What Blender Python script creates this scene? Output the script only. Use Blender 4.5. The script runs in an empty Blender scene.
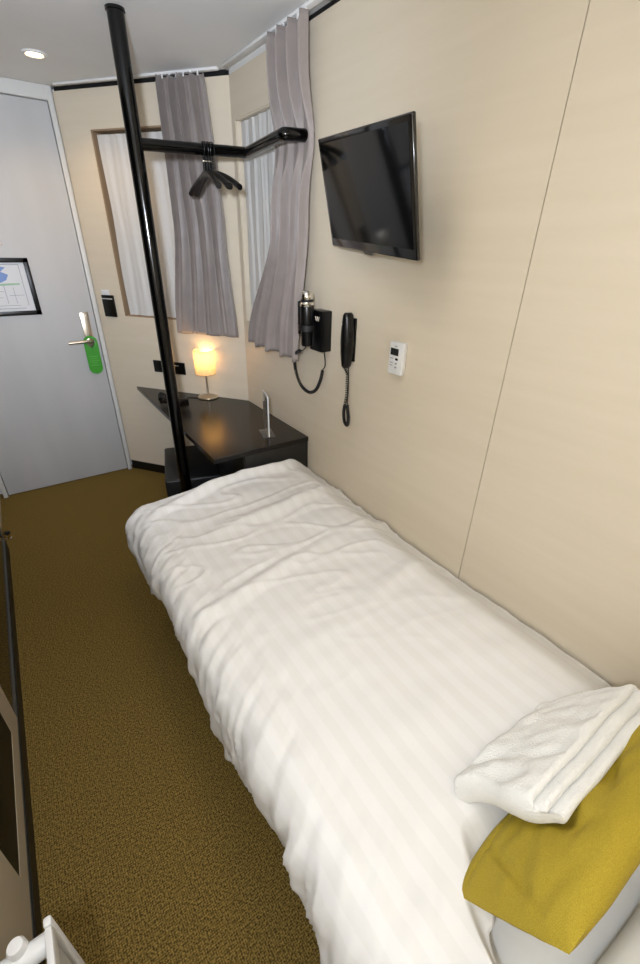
import bpy, bmesh, math, random
from mathutils import Vector, Matrix, noise
random.seed(4)
PI = math.pi
S = bpy.context.scene
COL = bpy.data.collections.new('cabin'); S.collection.children.link(COL)

# ---------------------------------------------------------------- colour / materials
def lin(c):
    return tuple(((v/255)/12.92 if v/255 <= .04045 else ((v/255+.055)/1.055)**2.4) for v in c) + (1,)
def mat(name, rgb, rough=.5, metal=0, spec=.5, coat=0, **kw):
    m = bpy.data.materials.new(name); m.use_nodes = True
    nt = m.node_tree; b = nt.nodes['Principled BSDF']
    b.inputs['Base Color'].default_value = lin(rgb)
    b.inputs['Roughness'].default_value = rough
    b.inputs['Metallic'].default_value = metal
    b.inputs['Specular IOR Level'].default_value = spec
    b.inputs['Coat Weight'].default_value = coat
    b.inputs['Coat Roughness'].default_value = .08
    for k, v in kw.items(): b.inputs[k.replace('_', ' ')].default_value = v
    return m
def N(m, t, **kw):
    n = m.node_tree.nodes.new(t)
    for k, v in kw.items():
        if hasattr(n, k): setattr(n, k, v)
        else: n.inputs[k.replace('_', ' ')].default_value = v
    return n
def L(m, a, b): m.node_tree.links.new(a, b)
def bsdf(m): return m.node_tree.nodes['Principled BSDF']
def mottled(m, rgb_a, rgb_b, scale=(8, 8, 8), detail=4, lo=.35, hi=.65, bump=0, bscale=1, bdist=.002):
    """mix of two colours by object-space noise, optional bump"""
    tc = N(m, 'ShaderNodeTexCoord'); mp = N(m, 'ShaderNodeMapping'); mp.inputs['Scale'].default_value = scale
    L(m, tc.outputs['Object'], mp.inputs['Vector'])
    nz = N(m, 'ShaderNodeTexNoise'); nz.inputs['Scale'].default_value = 1; nz.inputs['Detail'].default_value = detail
    L(m, mp.outputs[0], nz.inputs['Vector'])
    cr = N(m, 'ShaderNodeValToRGB'); cr.color_ramp.elements[0].position = lo; cr.color_ramp.elements[1].position = hi
    cr.color_ramp.elements[0].color = lin(rgb_a); cr.color_ramp.elements[1].color = lin(rgb_b)
    L(m, nz.outputs['Fac'], cr.inputs[0]); L(m, cr.outputs[0], bsdf(m).inputs['Base Color'])
    if bump:
        bp = N(m, 'ShaderNodeBump'); bp.inputs['Strength'].default_value = bump; bp.inputs['Distance'].default_value = bdist
        n2 = N(m, 'ShaderNodeTexNoise'); n2.inputs['Scale'].default_value = bscale; n2.inputs['Detail'].default_value = 3
        L(m, tc.outputs['Object'], n2.inputs['Vector'])
        L(m, n2.outputs['Fac'], bp.inputs['Height']); L(m, bp.outputs[0], bsdf(m).inputs['Normal'])
    return m

M = {}
M['wall'] = mottled(mat('cream_wall_panel', (222, 208, 184), .42, spec=.4), (221, 209, 187), (224, 212, 191), (2, 2, 30), 5)
M['wall_edge'] = mat('panel_edge_brown', (158, 134, 106), .6)
M['ceil'] = mottled(mat('ceiling_white', (232, 231, 228), .8), (230, 229, 226), (234, 233, 230), (3, 3, 3))
M['gap'] = mat('shadow_gap_black', (14, 13, 12), .8)
M['door'] = mottled(mat('door_laminate', (196, 196, 196), .5), (193, 193, 192), (199, 199, 198), (6, 6, 1.2), 3)
M['frame'] = mat('door_frame_white', (212, 212, 208), .45)
M['black'] = mat('black_satin', (7, 7, 7), .35, spec=.35)
M['rail'] = mat('black_gloss_steel', (4, 4, 4), .14, metal=0, spec=.4, coat=.1)
M['plastic'] = mat('black_plastic', (9, 9, 10), .28, spec=.35)
M['rubber'] = mat('black_rubber', (13, 12, 12), .55)
M['chrome'] = mat('chrome', (225, 222, 215), .12, 1)
M['nickel'] = mat('brushed_nickel', (196, 186, 170), .3, 1)
M['steel'] = mat('steel_strip', (120, 118, 112), .35, 1)
M['white_pl'] = mat('white_plastic', (232, 232, 230), .32)
M['white_pl2'] = mat('pale_grey_plastic', (196, 196, 194), .45)
M['screen'] = mat('television_screen', (4, 5, 6), .08, spec=.32)
M['bezel'] = mat('television_bezel', (10, 10, 11), .12, coat=.8)
M['lcd'] = mat('dark_display', (38, 42, 40), .25)
M['grey_btn'] = mat('grey_button', (150, 150, 150), .5)
M['green'] = mat('green_tag', (62, 158, 44), .4)
M['green2'] = mat('green_tag_print', (90, 178, 70), .4)
M['glass_dark'] = mat('smoked_glass', (10, 10, 9), .06, spec=.6)
M['beige'] = mat('beige_laminate', (206, 194, 172), .4)
M['fridge'] = mat('dark_fridge_glass', (14, 14, 18), .45, spec=.25)
M['stool'] = mottled(mat('black_leather', (24, 25, 26), .42), (20, 21, 22), (28, 29, 30), (60, 60, 60), bump=.15, bscale=350)
M['paper'] = mat('paper', (226, 228, 230), .6)
M['blue'] = mat('plan_blue', (128, 158, 214), .6)
M['plan_green'] = mat('plan_green', (160, 198, 168), .6)
M['line'] = mat('plan_line', (140, 146, 152), .6)
M['brochure'] = mat('brochure_brown', (112, 84, 76), .4)
M['pale_line'] = mat('pale_print', (205, 206, 205), .5)
M['acrylic'] = mat('clear_acrylic', (235, 235, 232), .05, **{'Transmission_Weight': .9, 'IOR': 1.49})
M['glass'] = mat('window_glass', (240, 245, 250), .02, **{'Transmission_Weight': 1.0, 'IOR': 1.45})
M['base'] = mat('dark_bed_base', (30, 26, 22), .6)
M['skirt'] = mat('black_skirting', (15, 14, 12), .45)

# table top: dark brown-black lacquer with faint clouding
M['table'] = mottled(mat('table_lacquer', (20, 17, 15), .2, spec=.38, coat=.0), (17, 15, 13), (25, 21, 18), (9, 9, 9), 4)
bsdf(M['table']).inputs['Coat Roughness'].default_value = .16
M['panel'] = mottled(mat('table_panel', (30, 29, 27), .4), (25, 25, 23), (36, 35, 33), (12, 12, 12))

# white fabrics
def cloth(name, rgb, rgb2, bs, bump=.25, rough=.85, dist=.001):
    m = mottled(mat(name, rgb, rough, spec=.2), rgb, rgb2, (14, 14, 14), 4, bump=bump, bscale=bs, bdist=dist)
    bsdf(m).inputs['Sheen Weight'].default_value = .25
    return m
M['sheet'] = cloth('white_sheet', (232, 232, 230), (238, 238, 236), 500)
M['towel'] = cloth('white_terry', (236, 236, 233), (242, 242, 239), 260, .7, .95, .003)
M['curtain'] = cloth('mauve_taffeta', (136, 126, 121), (144, 134, 128), 300, .1, .48)
bsdf(M['curtain']).inputs['Specular IOR Level'].default_value = .5
# duvet: satin stripe running the length of the bed, woven in bands
m = M['duvet'] = mat('satin_stripe_duvet', (238, 236, 232), .6, spec=.35)
uv = N(m, 'ShaderNodeUVMap'); uv.uv_map = 'cloth'
sp = N(m, 'ShaderNodeSeparateXYZ'); L(m, uv.outputs[0], sp.inputs[0])
w1 = N(m, 'ShaderNodeMath', operation='MULTIPLY'); w1.inputs[1].default_value = 2*PI/.047; L(m, sp.outputs[0], w1.inputs[0])
w2 = N(m, 'ShaderNodeMath', operation='SINE'); L(m, w1.outputs[0], w2.inputs[0])
cr = N(m, 'ShaderNodeValToRGB'); cr.color_ramp.elements[0].position = .42; cr.color_ramp.elements[1].position = .58
cr.color_ramp.elements[0].color = lin((234, 233, 231)); cr.color_ramp.elements[1].color = lin((238, 237, 236))
ad = N(m, 'ShaderNodeMath', operation='MULTIPLY_ADD'); ad.inputs[1].default_value = .5; ad.inputs[2].default_value = .5
L(m, w2.outputs[0], ad.inputs[0]); L(m, ad.outputs[0], cr.inputs[0]); L(m, cr.outputs[0], bsdf(m).inputs['Base Color'])
mr = N(m, 'ShaderNodeMapRange'); mr.inputs['To Min'].default_value = .5; mr.inputs['To Max'].default_value = .75
L(m, ad.outputs[0], mr.inputs['Value']); L(m, mr.outputs[0], bsdf(m).inputs['Roughness'])
# mustard weave
m = M['mustard'] = mat('mustard_weave', (186, 160, 40), .75, spec=.3)
uv = N(m, 'ShaderNodeTexCoord')
br = N(m, 'ShaderNodeTexNoise'); br.inputs['Scale'].default_value = 900; br.inputs['Detail'].default_value = 2
L(m, uv.outputs['Object'], br.inputs['Vector'])
cr = N(m, 'ShaderNodeValToRGB'); cr.color_ramp.elements[0].position = .3; cr.color_ramp.elements[1].position = .7
cr.color_ramp.elements[0].color = lin((158, 137, 34)); cr.color_ramp.elements[1].color = lin((190, 167, 56))
L(m, br.outputs['Fac'], cr.inputs[0]); L(m, cr.outputs[0], bsdf(m).inputs['Base Color'])
bp = N(m, 'ShaderNodeBump'); bp.inputs['Strength'].default_value = .5; bp.inputs['Distance'].default_value = .002
L(m, br.outputs['Fac'], bp.inputs['Height']); L(m, bp.outputs[0], bsdf(m).inputs['Normal'])
# carpet: olive brown loop pile in a fine grid
m = M['carpet'] = mat('olive_loop_carpet', (104, 84, 40), .95, spec=.1)
tc = N(m, 'ShaderNodeTexCoord')
def wv(axis, sc):
    w = N(m, 'ShaderNodeTexWave'); w.wave_type = 'BANDS'; w.bands_direction = axis
    w.inputs['Scale'].default_value = sc; w.inputs['Distortion'].default_value = 2.5; w.inputs['Detail'].default_value = 2; w.inputs['Detail Scale'].default_value = 3
    L(m, tc.outputs['Object'], w.inputs['Vector']); return w
wa, wb = wv('X', 60), wv('Y', 60)
mu = N(m, 'ShaderNodeMath', operation='MULTIPLY'); L(m, wa.outputs['Fac'], mu.inputs[0]); L(m, wb.outputs['Fac'], mu.inputs[1])
nz = N(m, 'ShaderNodeTexNoise'); nz.inputs['Scale'].default_value = 210; nz.inputs['Detail'].default_value = 3; L(m, tc.outputs['Object'], nz.inputs['Vector'])
am = N(m, 'ShaderNodeMath', operation='MULTIPLY_ADD'); am.inputs[1].default_value = .22; L(m, mu.outputs[0], am.inputs[0]); L(m, nz.outputs['Fac'], am.inputs[2])
cr = N(m, 'ShaderNodeValToRGB'); cr.color_ramp.elements[0].position = .40; cr.color_ramp.elements[1].position = .76
cr.color_ramp.elements[0].color = lin((76, 62, 32)); cr.color_ramp.elements[1].color = lin((170, 142, 76))
L(m, am.outputs[0], cr.inputs[0]); L(m, cr.outputs[0], bsdf(m).inputs['Base Color'])
bp = N(m, 'ShaderNodeBump'); bp.inputs['Strength'].default_value = .6; bp.inputs['Distance'].default_value = .004
L(m, am.outputs[0], bp.inputs['Height']); L(m, bp.outputs[0], bsdf(m).inputs['Normal'])
# sheer voile
m = M['sheer'] = mat('sheer_voile', (238, 237, 233), .9, spec=.1)
nt = m.node_tree; tr = nt.nodes.new('ShaderNodeBsdfTranslucent'); tr.inputs[0].default_value = lin((238, 237, 233))
mx = nt.nodes.new('ShaderNodeMixShader'); mx.inputs[0].default_value = .25
L(m, bsdf(m).outputs[0], mx.inputs[1]); L(m, tr.outputs[0], mx.inputs[2]); L(m, mx.outputs[0], nt.nodes['Material Output'].inputs[0])
# lamp shade
m = M['shade'] = mat('lamp_shade_fabric', (245, 232, 200), .9, spec=.1)
nt = m.node_tree; tr = nt.nodes.new('ShaderNodeBsdfTranslucent'); tr.inputs[0].default_value = lin((250, 226, 176))
mx = nt.nodes.new('ShaderNodeMixShader'); mx.inputs[0].default_value = .6
L(m, bsdf(m).outputs[0], mx.inputs[1]); L(m, tr.outputs[0], mx.inputs[2]); L(m, mx.outputs[0], nt.nodes['Material Output'].inputs[0])
def emit(name, rgb, st):
    m = bpy.data.materials.new(name); m.use_nodes = True; nt = m.node_tree
    nt.nodes.remove(nt.nodes['Principled BSDF']); e = nt.nodes.new('ShaderNodeEmission')
    e.inputs[0].default_value = lin(rgb); e.inputs[1].default_value = st
    nt.links.new(e.outputs[0], nt.nodes['Material Output'].inputs[0]); return m
M['bulb'] = emit('lamp_bulb', (255, 216, 160), 2.6)
M['downlight'] = emit('downlight_lens', (255, 226, 176), 9)

# ---------------------------------------------------------------- mesh helpers
def nb(): return bmesh.new()
def obj(name, bm, m, parent=None, loc=None, smooth=38, recalc=True, mods=()):
    if recalc: bmesh.ops.recalc_face_normals(bm, faces=bm.faces[:])
    if loc is not None:
        for v in bm.verts: v.co -= Vector(loc)
    me = bpy.data.meshes.new(name); bm.to_mesh(me); bm.free()
    for x in (m if isinstance(m, (list, tuple)) else [m]): me.materials.append(x)
    me.shade_smooth(); me.set_sharp_from_angle(angle=math.radians(smooth))
    o = bpy.data.objects.new(name, me); COL.objects.link(o)
    if parent: o.parent = parent
    if loc is not None: o.location = loc
    for t, kw in mods:
        md = o.modifiers.new(t, t)
        for k, v in kw.items(): setattr(md, k, v)
    return o
def tag(o, label=None, cat=None, group=None, kind=None):
    if label: o['label'] = label
    if cat: o['category'] = cat
    if group: o['group'] = group
    if kind: o['kind'] = kind
    return o
def thing(name, loc, label, cat, group=None, rz=0):
    o = bpy.data.objects.new(name, None); COL.objects.link(o); o.location = loc; o.rotation_euler = (0, 0, rz)
    o.empty_display_size = .05
    return tag(o, label, cat, group)
def struct(name, bm, m, **kw):
    return tag(obj(name, bm, m, **kw), kind='structure')
def box(bm, lo, hi, bev=0, seg=2, mtx=None, mi=0):
    r = bmesh.ops.create_cube(bm, size=1)['verts']
    c = [(a+b)/2 for a, b in zip(lo, hi)]; s = [abs(b-a) for a, b in zip(lo, hi)]
    for v in r: v.co = Vector((v.co[0]*s[0]+c[0], v.co[1]*s[1]+c[1], v.co[2]*s[2]+c[2]))
    fs = {f for v in r for f in v.link_faces}
    for f in fs: f.material_index = mi
    if bev:
        es = {e for v in r for e in v.link_edges}
        g = bmesh.ops.bevel(bm, geom=list(es), offset=bev, segments=seg, profile=.5, affect='EDGES')
        r = list({v for f in g['faces'] for v in f.verts} | {v for v in r if v.is_valid})
        vs = set(r)
        for v in list(vs):
            for f in v.link_faces:
                for w in f.verts: vs.add(w)
        r = list(vs)
        for v in r:
            for f in v.link_faces: f.material_index = mi
    if mtx is not None:
        for v in r: v.co = mtx @ v.co
    return r
def tube(bm, pts, r, n=12, caps=True, mi=0):
    pts = [Vector(p) for p in pts]; rings = []
    t0 = (pts[1]-pts[0]).normalized()
    up = Vector((0, 0, 1)) if abs(t0.z) < .9 else Vector((1, 0, 0))
    a = t0.cross(up).normalized()
    for i, p in enumerate(pts):
        t = (pts[min(i+1, len(pts)-1)]-pts[max(i-1, 0)]).normalized()
        a = (a - t*a.dot(t)).normalized(); b = t.cross(a)
        rr = r[i] if isinstance(r, (list, tuple)) else r
        rings.append([bm.verts.new(p+(a*math.cos(2*PI*k/n)+b*math.sin(2*PI*k/n))*rr) for k in range(n)])
    for i in range(len(rings)-1):
        for k in range(n):
            f = bm.faces.new((rings[i][k], rings[i][(k+1) % n], rings[i+1][(k+1) % n], rings[i+1][k])); f.material_index = mi
    if caps:
        bm.faces.new(rings[0][::-1]).material_index = mi; bm.faces.new(rings[-1]).material_index = mi
def lathe(bm, prof, n=32, c=(0, 0, 0), mtx=None, mi=0):
    rings = []
    for r, z in prof:
        if r < 1e-6: rings.append([bm.verts.new(Vector(c)+Vector((0, 0, z)))])
        else: rings.append([bm.verts.new(Vector(c)+Vector((r*math.cos(2*PI*k/n), r*math.sin(2*PI*k/n), z))) for k in range(n)])
    for a, b in zip(rings, rings[1:]):
        for k in range(n):
            l = (k+1) % n
            if len(a) == 1 and len(b) > 1: bm.faces.new((a[0], b[k], b[l])).material_index = mi
            elif len(b) == 1 and len(a) > 1: bm.faces.new((a[k], b[0], a[l])).material_index = mi
            elif len(a) > 1: bm.faces.new((a[k], b[k], b[l], a[l])).material_index = mi
    if mtx is not None:
        for g in rings:
            for v in g: v.co = mtx @ v.co
def prism(bm, poly, z0, z1, mi=0, mtx=None):
    a = [bm.verts.new((x, y, z0)) for x, y in poly]; b = [bm.verts.new((x, y, z1)) for x, y in poly]
    fs = [bm.faces.new(a[::-1]), bm.faces.new(b)]
    for i in range(len(poly)):
        j = (i+1) % len(poly); fs.append(bm.faces.new((a[i], a[j], b[j], b[i])))
    for f in fs: f.material_index = mi
    if mtx is not None:
        for v in a+b: v.co = mtx @ v.co
    return a+b
def smooth_path(pts, sub=8):
    P = [Vector(p) for p in pts]; out = []
    for i in range(len(P)-1):
        p0, p1, p2, p3 = P[max(i-1, 0)], P[i], P[i+1], P[min(i+2, len(P)-1)]
        for k in range(sub):
            t = k/sub
            out.append(.5*((2*p1)+(-p0+p2)*t+(2*p0-5*p1+4*p2-p3)*t*t+(-p0+3*p1-3*p2+p3)*t**3))
    return out+[P[-1]]
def coil(path, R, turns, per=9):
    """helix around a smooth path"""
    ln = [0]
    for a, b in zip(path, path[1:]): ln.append(ln[-1]+(b-a).length)
    out = []; n = turns*per; a = None
    for i in range(n+1):
        s = ln[-1]*i/n; j = 0
        while j < len(ln)-2 and ln[j+1] < s: j += 1
        t = (path[j+1]-path[j]).normalized(); p = path[j]+(path[j+1]-path[j])*((s-ln[j])/max(1e-9, ln[j+1]-ln[j]))
        if a is None: a = t.cross(Vector((1, .3, 0))).normalized()
        a = (a-t*a.dot(t)).normalized(); b = t.cross(a); w = 2*PI*i/per
        out.append(p+(a*math.cos(w)+b*math.sin(w))*R)
    return out
def sst(x, a, b):
    t = max(0, min(1, (x-a)/(b-a))); return t*t*(3-2*t)
def grid(bm, nu, nv, fn, closed=False):
    V = [[bm.verts.new(fn(i/nu, j/nv)) for j in range(nv+1)] for i in range(nu+1)]
    F = [[bm.faces.new((V[i][j], V[i+1][j], V[i+1][j+1], V[i][j+1])) for j in range(nv)] for i in range(nu)]
    return V, F

# ---------------------------------------------------------------- room
H = 2.0602; WT = 2.041; XL = -1.345; YD = 2.987; YC = 2.2307; XC = -.5817; YB = -.55
D = Vector((-.60971583, .79262009, 0)); O = Vector((.79262009, .60971583, 0))   # along / out of the slanted wall
# slanted wall frame: columns (along, outwards, up)
CH = Matrix(((D.x, O.x, 0, 0), (D.y, O.y, 0, YC), (0, 0, 1, 0), (0, 0, 0, 1)))
CL = .954

bm = nb(); box(bm, (XL-.1, YB-.1, -.05), (.12, YD+.15, 0)); struct('floor', bm, M['carpet'])
bm = nb(); box(bm, (XL-.1, YB-.1, H), (.12, YD+.15, H+.05)); struct('ceiling', bm, M['ceil'])
# right wall with the window niche near the slanted wall and a hairline joint above the bed
def wall_boxes(bm, u0, u1, z0, z1, hole, put):
    hu0, hu1, hz0, hz1 = hole
    put(u0, hu0, z0, z1); put(hu1, u1, z0, z1); put(hu0, hu1, z0, hz0); put(hu0, hu1, hz1, z1)
W2 = (1.64, 2.192, 1.052, 1.888)
bm = nb()
pr_ = lambda a, b, c, d: box(bm, (0, a, c), (.05, b, d))
pr_(YB-.05, .6494, 0, WT)
wall_boxes(bm, .6518, YC, 0, WT, W2, pr_)
struct('wall_right', bm, M['wall'])
bm = nb(); box(bm, (.004, .6494, 0), (.04, .6518, WT)); struct('trim_1', bm, M['gap'])            # joint
bm = nb(); box(bm, (.012, YB-.05, WT), (.05, 1.9, H))
box(bm, (.014, 0, WT), (.05, CL+.02, H), mtx=CH @ Matrix.Translation((0, 0, 0)))
box(bm, (-.012, .012, WT), (CL-.002, .05, H), mtx=CH); struct('trim_2', bm, M['gap'])              # dark gap over the panels
bm = nb(); box(bm, (.002, 1.86, WT), (.05, YC, H)); struct('trim_3', bm, M['ceil'])               # grey infill over window 2
# slanted wall
W1 = (.19, .772, 1.03, 1.889)
bm = nb(); pc_ = lambda a, b, c, d: box(bm, (a, 0, c), (b, .05, d), mtx=CH)
wall_boxes(bm, -.0, CL, .068, WT, W1, pc_); struct('wall_slanted', bm, M['wall'])
bm = nb(); box(bm, (0, .008, 0), (CL, .05, .068), mtx=CH); struct('baseboard_slanted', bm, M['skirt'])
# far wall behind the door, near wall behind the camera
bm = nb(); box(bm, (XL-.05, YD+.06, 0), (XC+.1, YD+.1, H)); struct('wall_far', bm, M['frame'])
bm = nb(); box(bm, (XL-.05, YB-.05, 0), (.05, YB, H)); struct('wall_near', bm, M['wall'])
# left wall: plain wall, with black skirting, steel strip, smoked glass partition and a beige panelled stretch
bm = nb(); box(bm, (XL-.06, YB, 0), (XL-.02, YD+.05, H)); struct('wall_left', bm, M['beige'])
bm = nb(); box(bm, (XL-.02, YB, 0), (XL+.004, 2.36, .060)); struct('baseboard_left', bm, M['skirt'])
bm = nb(); box(bm, (XL-.02, YB, .0605), (XL+.001, 2.36, .068)); struct('trim_4', bm, M['steel'])
bm = nb(); box(bm, (XL-.02, 1.228, .064), (XL-.004, 2.36, 2.03)); struct('window_3', bm, M['glass_dark'])
bm = nb(); box(bm, (XL-.02, 2.36, 0), (XL-.002, 2.40, H)); struct('trim_5', bm, M['steel'])
bm = nb()
box(bm, (XL-.02, YB, .064), (XL, .72, 2.03)); box(bm, (XL-.02, 1.12, .064), (XL, 1.226, 2.03))
box(bm, (XL-.02, .72, .064), (XL, 1.12, .134)); box(bm, (XL-.02, .72, .62), (XL, 1.12, 2.03))
struct('wall_panel_left', bm, M['beige'])
f = thing('minibar_fridge', (XL-.005, .92, .136), 'dark glass-fronted minibar set low into the beige wall panel', 'minibar')
bm = nb(); box(bm, (-.012, -.199, .001), (.0045, .199, .483), .001); obj('door', bm, M['fridge'], f)
bm = nb(); box(bm, (.0045, -.19, .43), (.0095, -.10, .445), .002); obj('handle', bm, M['steel'], f)
# door stop
f = thing('door_stop', (-1.337, 2.475, 0), 'small chrome and black door stop on the carpet by the left wall', 'door stop')
bm = nb(); lathe(bm, [(0, 0), (.014, 0), (.014, .004), (.010, .006), (.010, .03), (0, .03)], 16); obj('base', bm, M['chrome'], f)
bm = nb(); lathe(bm, [(0, .03), (.013, .03), (.014, .036), (.012, .044), (0, .046)], 16); obj('bumper', bm, M['rubber'], f)

# windows: frame, pane, sheer hung inside the niche
def window(name, put, u0, u1, z0, z1, fm='wall_edge'):
    bm = nb()
    for a, b, c, d in ((u0, u0+.006, z0, z1), (u1-.006, u1, z0, z1), (u0, u1, z0, z0+.006), (u0, u1, z1-.006, z1)):
        put(bm, a, .003, c, b, .075, d)
    w = struct(name, bm, M[fm])
    bm = nb(); put(bm, u0+.01, .068, z0+.01, u1-.01, .072, z1-.01); obj('pane', bm, M['glass'], w)
    bm = nb(); put(bm, u0-.03, .10, z0-.03, u1+.03, .11, z1+.03); obj('shutter', bm, M['white_pl2'], w)
    return w
w1 = window('window_1', lambda bm, a, b, c, d, e, f: box(bm, (a, b, c), (d, e, f), mtx=CH), *W1)
w2 = window('window_2', lambda bm, a, b, c, d, e, f: box(bm, (b, a, c), (e, d, f)), *W2, fm='wall')
def sheer(name, P, u0, u1, z0, z1, n, label):
    rnd = [random.uniform(-1, 1) for _ in range(8)]
    def fn(i, j):
        u = u0+(u1-u0)*i; z = z1+(z0-z1)*j
        o = .022+.003*math.sin(2*PI*n*i+rnd[0]+.5*math.sin(3*j))+.0013*math.sin(2*PI*n*2.3*i+rnd[1]+j)
        o *= 1
        return P(u+.004*math.sin(9*j+i*20), o, z)
    bm = nb(); grid(bm, 150, 16, fn)
    return tag(obj(name, bm, M['sheer'], loc=tuple(P((u0+u1)/2, .03, z0)), recalc=False), label, 'curtain')
PC = lambda u, o, z: CH @ Vector((u, o, z))
PR = lambda u, o, z: Vector((o, u, z))
sheer('sheer_curtain', PC, W1[0]+.010, W1[1]-.022, W1[2]+.008, W1[3]-.018, 6, 'white sheer curtain in the slanted wall window, behind the black pole')
sheer('sheer_curtain', PR, W2[0]+.010, W2[1]-.012, W2[2]+.012, W2[3]-.008, 7, 'white sheer curtain in the window beside the wall corner, right-hand window')

# curtain rails under the ceiling
t = thing('curtain_track', tuple(PC(.45, -.035, H-.014)), 'white ceiling curtain track above the slanted wall window', 'curtain track')
bm = nb(); box(bm, (.03, -.045, H-.010), (.90, -.025, H-.0005), .002, mtx=CH)
for v in bm.verts: v.co -= t.location
obj('track', bm, M['white_pl'], t)
t2 = thing('curtain_track', (-.035, 1.8, H-.014), 'white ceiling curtain track along the wall above the television side window', 'curtain track')
bm = nb(); box(bm, (-.012, -.34, .004), (.012, .39, .0135), .002); obj('track', bm, M['white_pl'], t2)
bm = nb(); box(bm, (-.016, -.352, -.004), (.016, -.34, .0135), .002); obj('end_cap', bm, M['white_pl'], t2)

# ---------------------------------------------------------------- grey curtains
def curtain(P, tops, bots, mids, z1, z0, offs, amp, n, seed, label, base):
    rnd = random.Random(seed); ph = [rnd.uniform(0, 6.28) for _ in range(6)]
    def lerp3(i, j):
        a = [tops, mids, bots]
        if j < .5: A, B, t = tops, mids, j*2
        else: A, B, t = mids, bots, j*2-1
        t = t*t*(3-2*t) if j > .5 else t
        return (A[0]+(B[0]-A[0])*t)+((A[1]-A[0])+((B[1]-B[0])-(A[1]-A[0]))*t)*i
    def fn(i, j):
        wob = .03*math.sin(3.1*j+ph[0])*math.sin(PI*i)+.018*math.sin(7*j+ph[3]+6*i)*j
        q = i+wob
        u = lerp3(i, j)
        s = math.sin(2*PI*n*q+ph[1]); s = math.copysign(abs(s)**.75, s)
        s += .45*math.sin(2*PI*n*2.0*q+ph[2]+2*j)*(1-.4*j)
        s += .25*math.sin(2*PI*n*.5*q+ph[4])
        aa = amp(j); o = offs(j)+s*aa
        u += .35*aa*math.cos(2*PI*n*q+ph[1])
        z = z1+(z0-z1)*j
        if j < .02: o = offs(0)+s*aa*.8
        return P(u, o, z + (.006*math.sin(2*PI*n*q+ph[5]) if j > .98 else 0))
    bm = nb(); grid(bm, 190, 70, fn)
    t = thing('curtain', base, label, 'curtain')
    for v in bm.verts: v.co -= t.location
    obj('drape', bm, M['curtain'], t, recalc=False, smooth=70, mods=[('SOLIDIFY', dict(thickness=.0025, offset=0))])
    # pinch pleat header tape and hooks
    for k in range(6):
        bm = nb()
        i = (k+.5)/6; u = tops[0]+(tops[1]-tops[0])*i
        p = P(u, offs(0), z1-.006)-t.location
        box(bm, (p.x-.003, p.y-.003, p.z), (p.x+.003, p.y+.003, p.z+.014))
        obj('hook', bm, M['white_pl'], t)
    return t
curtain(PC, (.310, .10), (.385, .02), (.31, .05), 2.040, .975, lambda j: -.055, lambda j: .025, 4, 3,
        'grey-mauve curtain hanging at the slanted wall window above the table lamp', tuple(PC(.2, -.055, .975)))
def amp2(j): return .022*(1-.62*math.exp(-((j-.30)/.09)**2))
def off2(j): return -.048+.024*math.exp(-((j-.285)/.11)**2)-.01*j
curtain(PR, (1.80, 1.53), (2.045, 1.57), (1.80, 1.525), 2.040, .975, off2, amp2, 4, 8,
        'grey-mauve curtain on the right wall beside the television, behind the bent black rail', (-.05, 1.75, .975))

# ---------------------------------------------------------------- door
bm = nb(); box(bm, (-1.318, YD+.006, .006), (-.6125, YD+.045, 2.0), .0015); d1 = struct('door_1', bm, M['door'])
bm = nb(); z_ = H-.001
box(bm, (-.6095, YD-.012, 0), (XC-.004, YD+.06, z_), .002); box(bm, (-1.345, YD-.012, 0), (-1.321, YD+.06, z_), .002)
box(bm, (-1.345, YD-.0115, 2.003), (XC-.005, YD+.06, z_), .002)
box(bm, (-1.325, YD+.03, 1.99), (-.605, YD+.055, 2.004)); struct('trim_6', bm, M['frame'])
bm = nb(); box(bm, (-1.32, YD+.045, 0), (-.605, YD+.052, 2.003)); struct('trim_7', bm, M['gap'])
bm = nb(); box(bm, (-.690, YD-.003, .80), (-.643, YD+.007, 1.045), .003); obj('lock_plate', bm, M['nickel'], d1)
bm = nb(); tube(bm, smooth_path([(-.667, YD, .888), (-.667, YD-.03, .888), (-.675, YD-.045, .888), (-.70, YD-.048, .888), (-.785, YD-.044, .886)], 6), .0085, 12)
lathe(bm, [(0, 0), (.02, 0), (.02, .006), (.012, .009), (0, .009)], 20, mtx=Matrix.Translation((-.667, YD-.003, .888)) @ Matrix.Rotation(PI/2, 4, 'X'))
obj('lever', bm, M['nickel'], d1)
bm = nb(); lathe(bm, [(0, 0), (.007, 0), (.007, .003), (0, .004)], 16, mtx=Matrix.Translation((-.975, YD+.006, 1.388)) @ Matrix.Rotation(PI/2, 4, 'X')); obj('peephole', bm, M['chrome'], d1)
# green door tag hanging over the lever
def rrect(w, h, r, n=6, cx=0, cy=0):
    o = []
    for a, sx, sy in ((0, 1, 1), (1, -1, 1), (2, -1, -1), (3, 1, -1)):
        for k in range(n+1):
            t = PI/2*(a+k/n); o.append((cx+sx*(w/2-r)+r*math.cos(t), cy+sy*(h/2-r)+r*math.sin(t)))
    return o
t = thing('door_tag', (-.667, YD-.02, .69), 'green plastic tag hung over the door lever', 'door tag')
bm = nb()
out = rrect(.076, .225, .036, 10, 0, .1125); n = len(out); hc = (0, .184)
inn = [(hc[0]+.027*math.cos(math.atan2(y-hc[1], x-hc[0])), hc[1]+.027*math.sin(math.atan2(y-hc[1], x-hc[0]))) for x, y in out]
for z in (0, .0025):
    pass
Vo = [[bm.verts.new((x, z, y)) for x, y in out] for z in (0, .0025)]; Vi = [[bm.verts.new((x, z, y)) for x, y in inn] for z in (0, .0025)]
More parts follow.
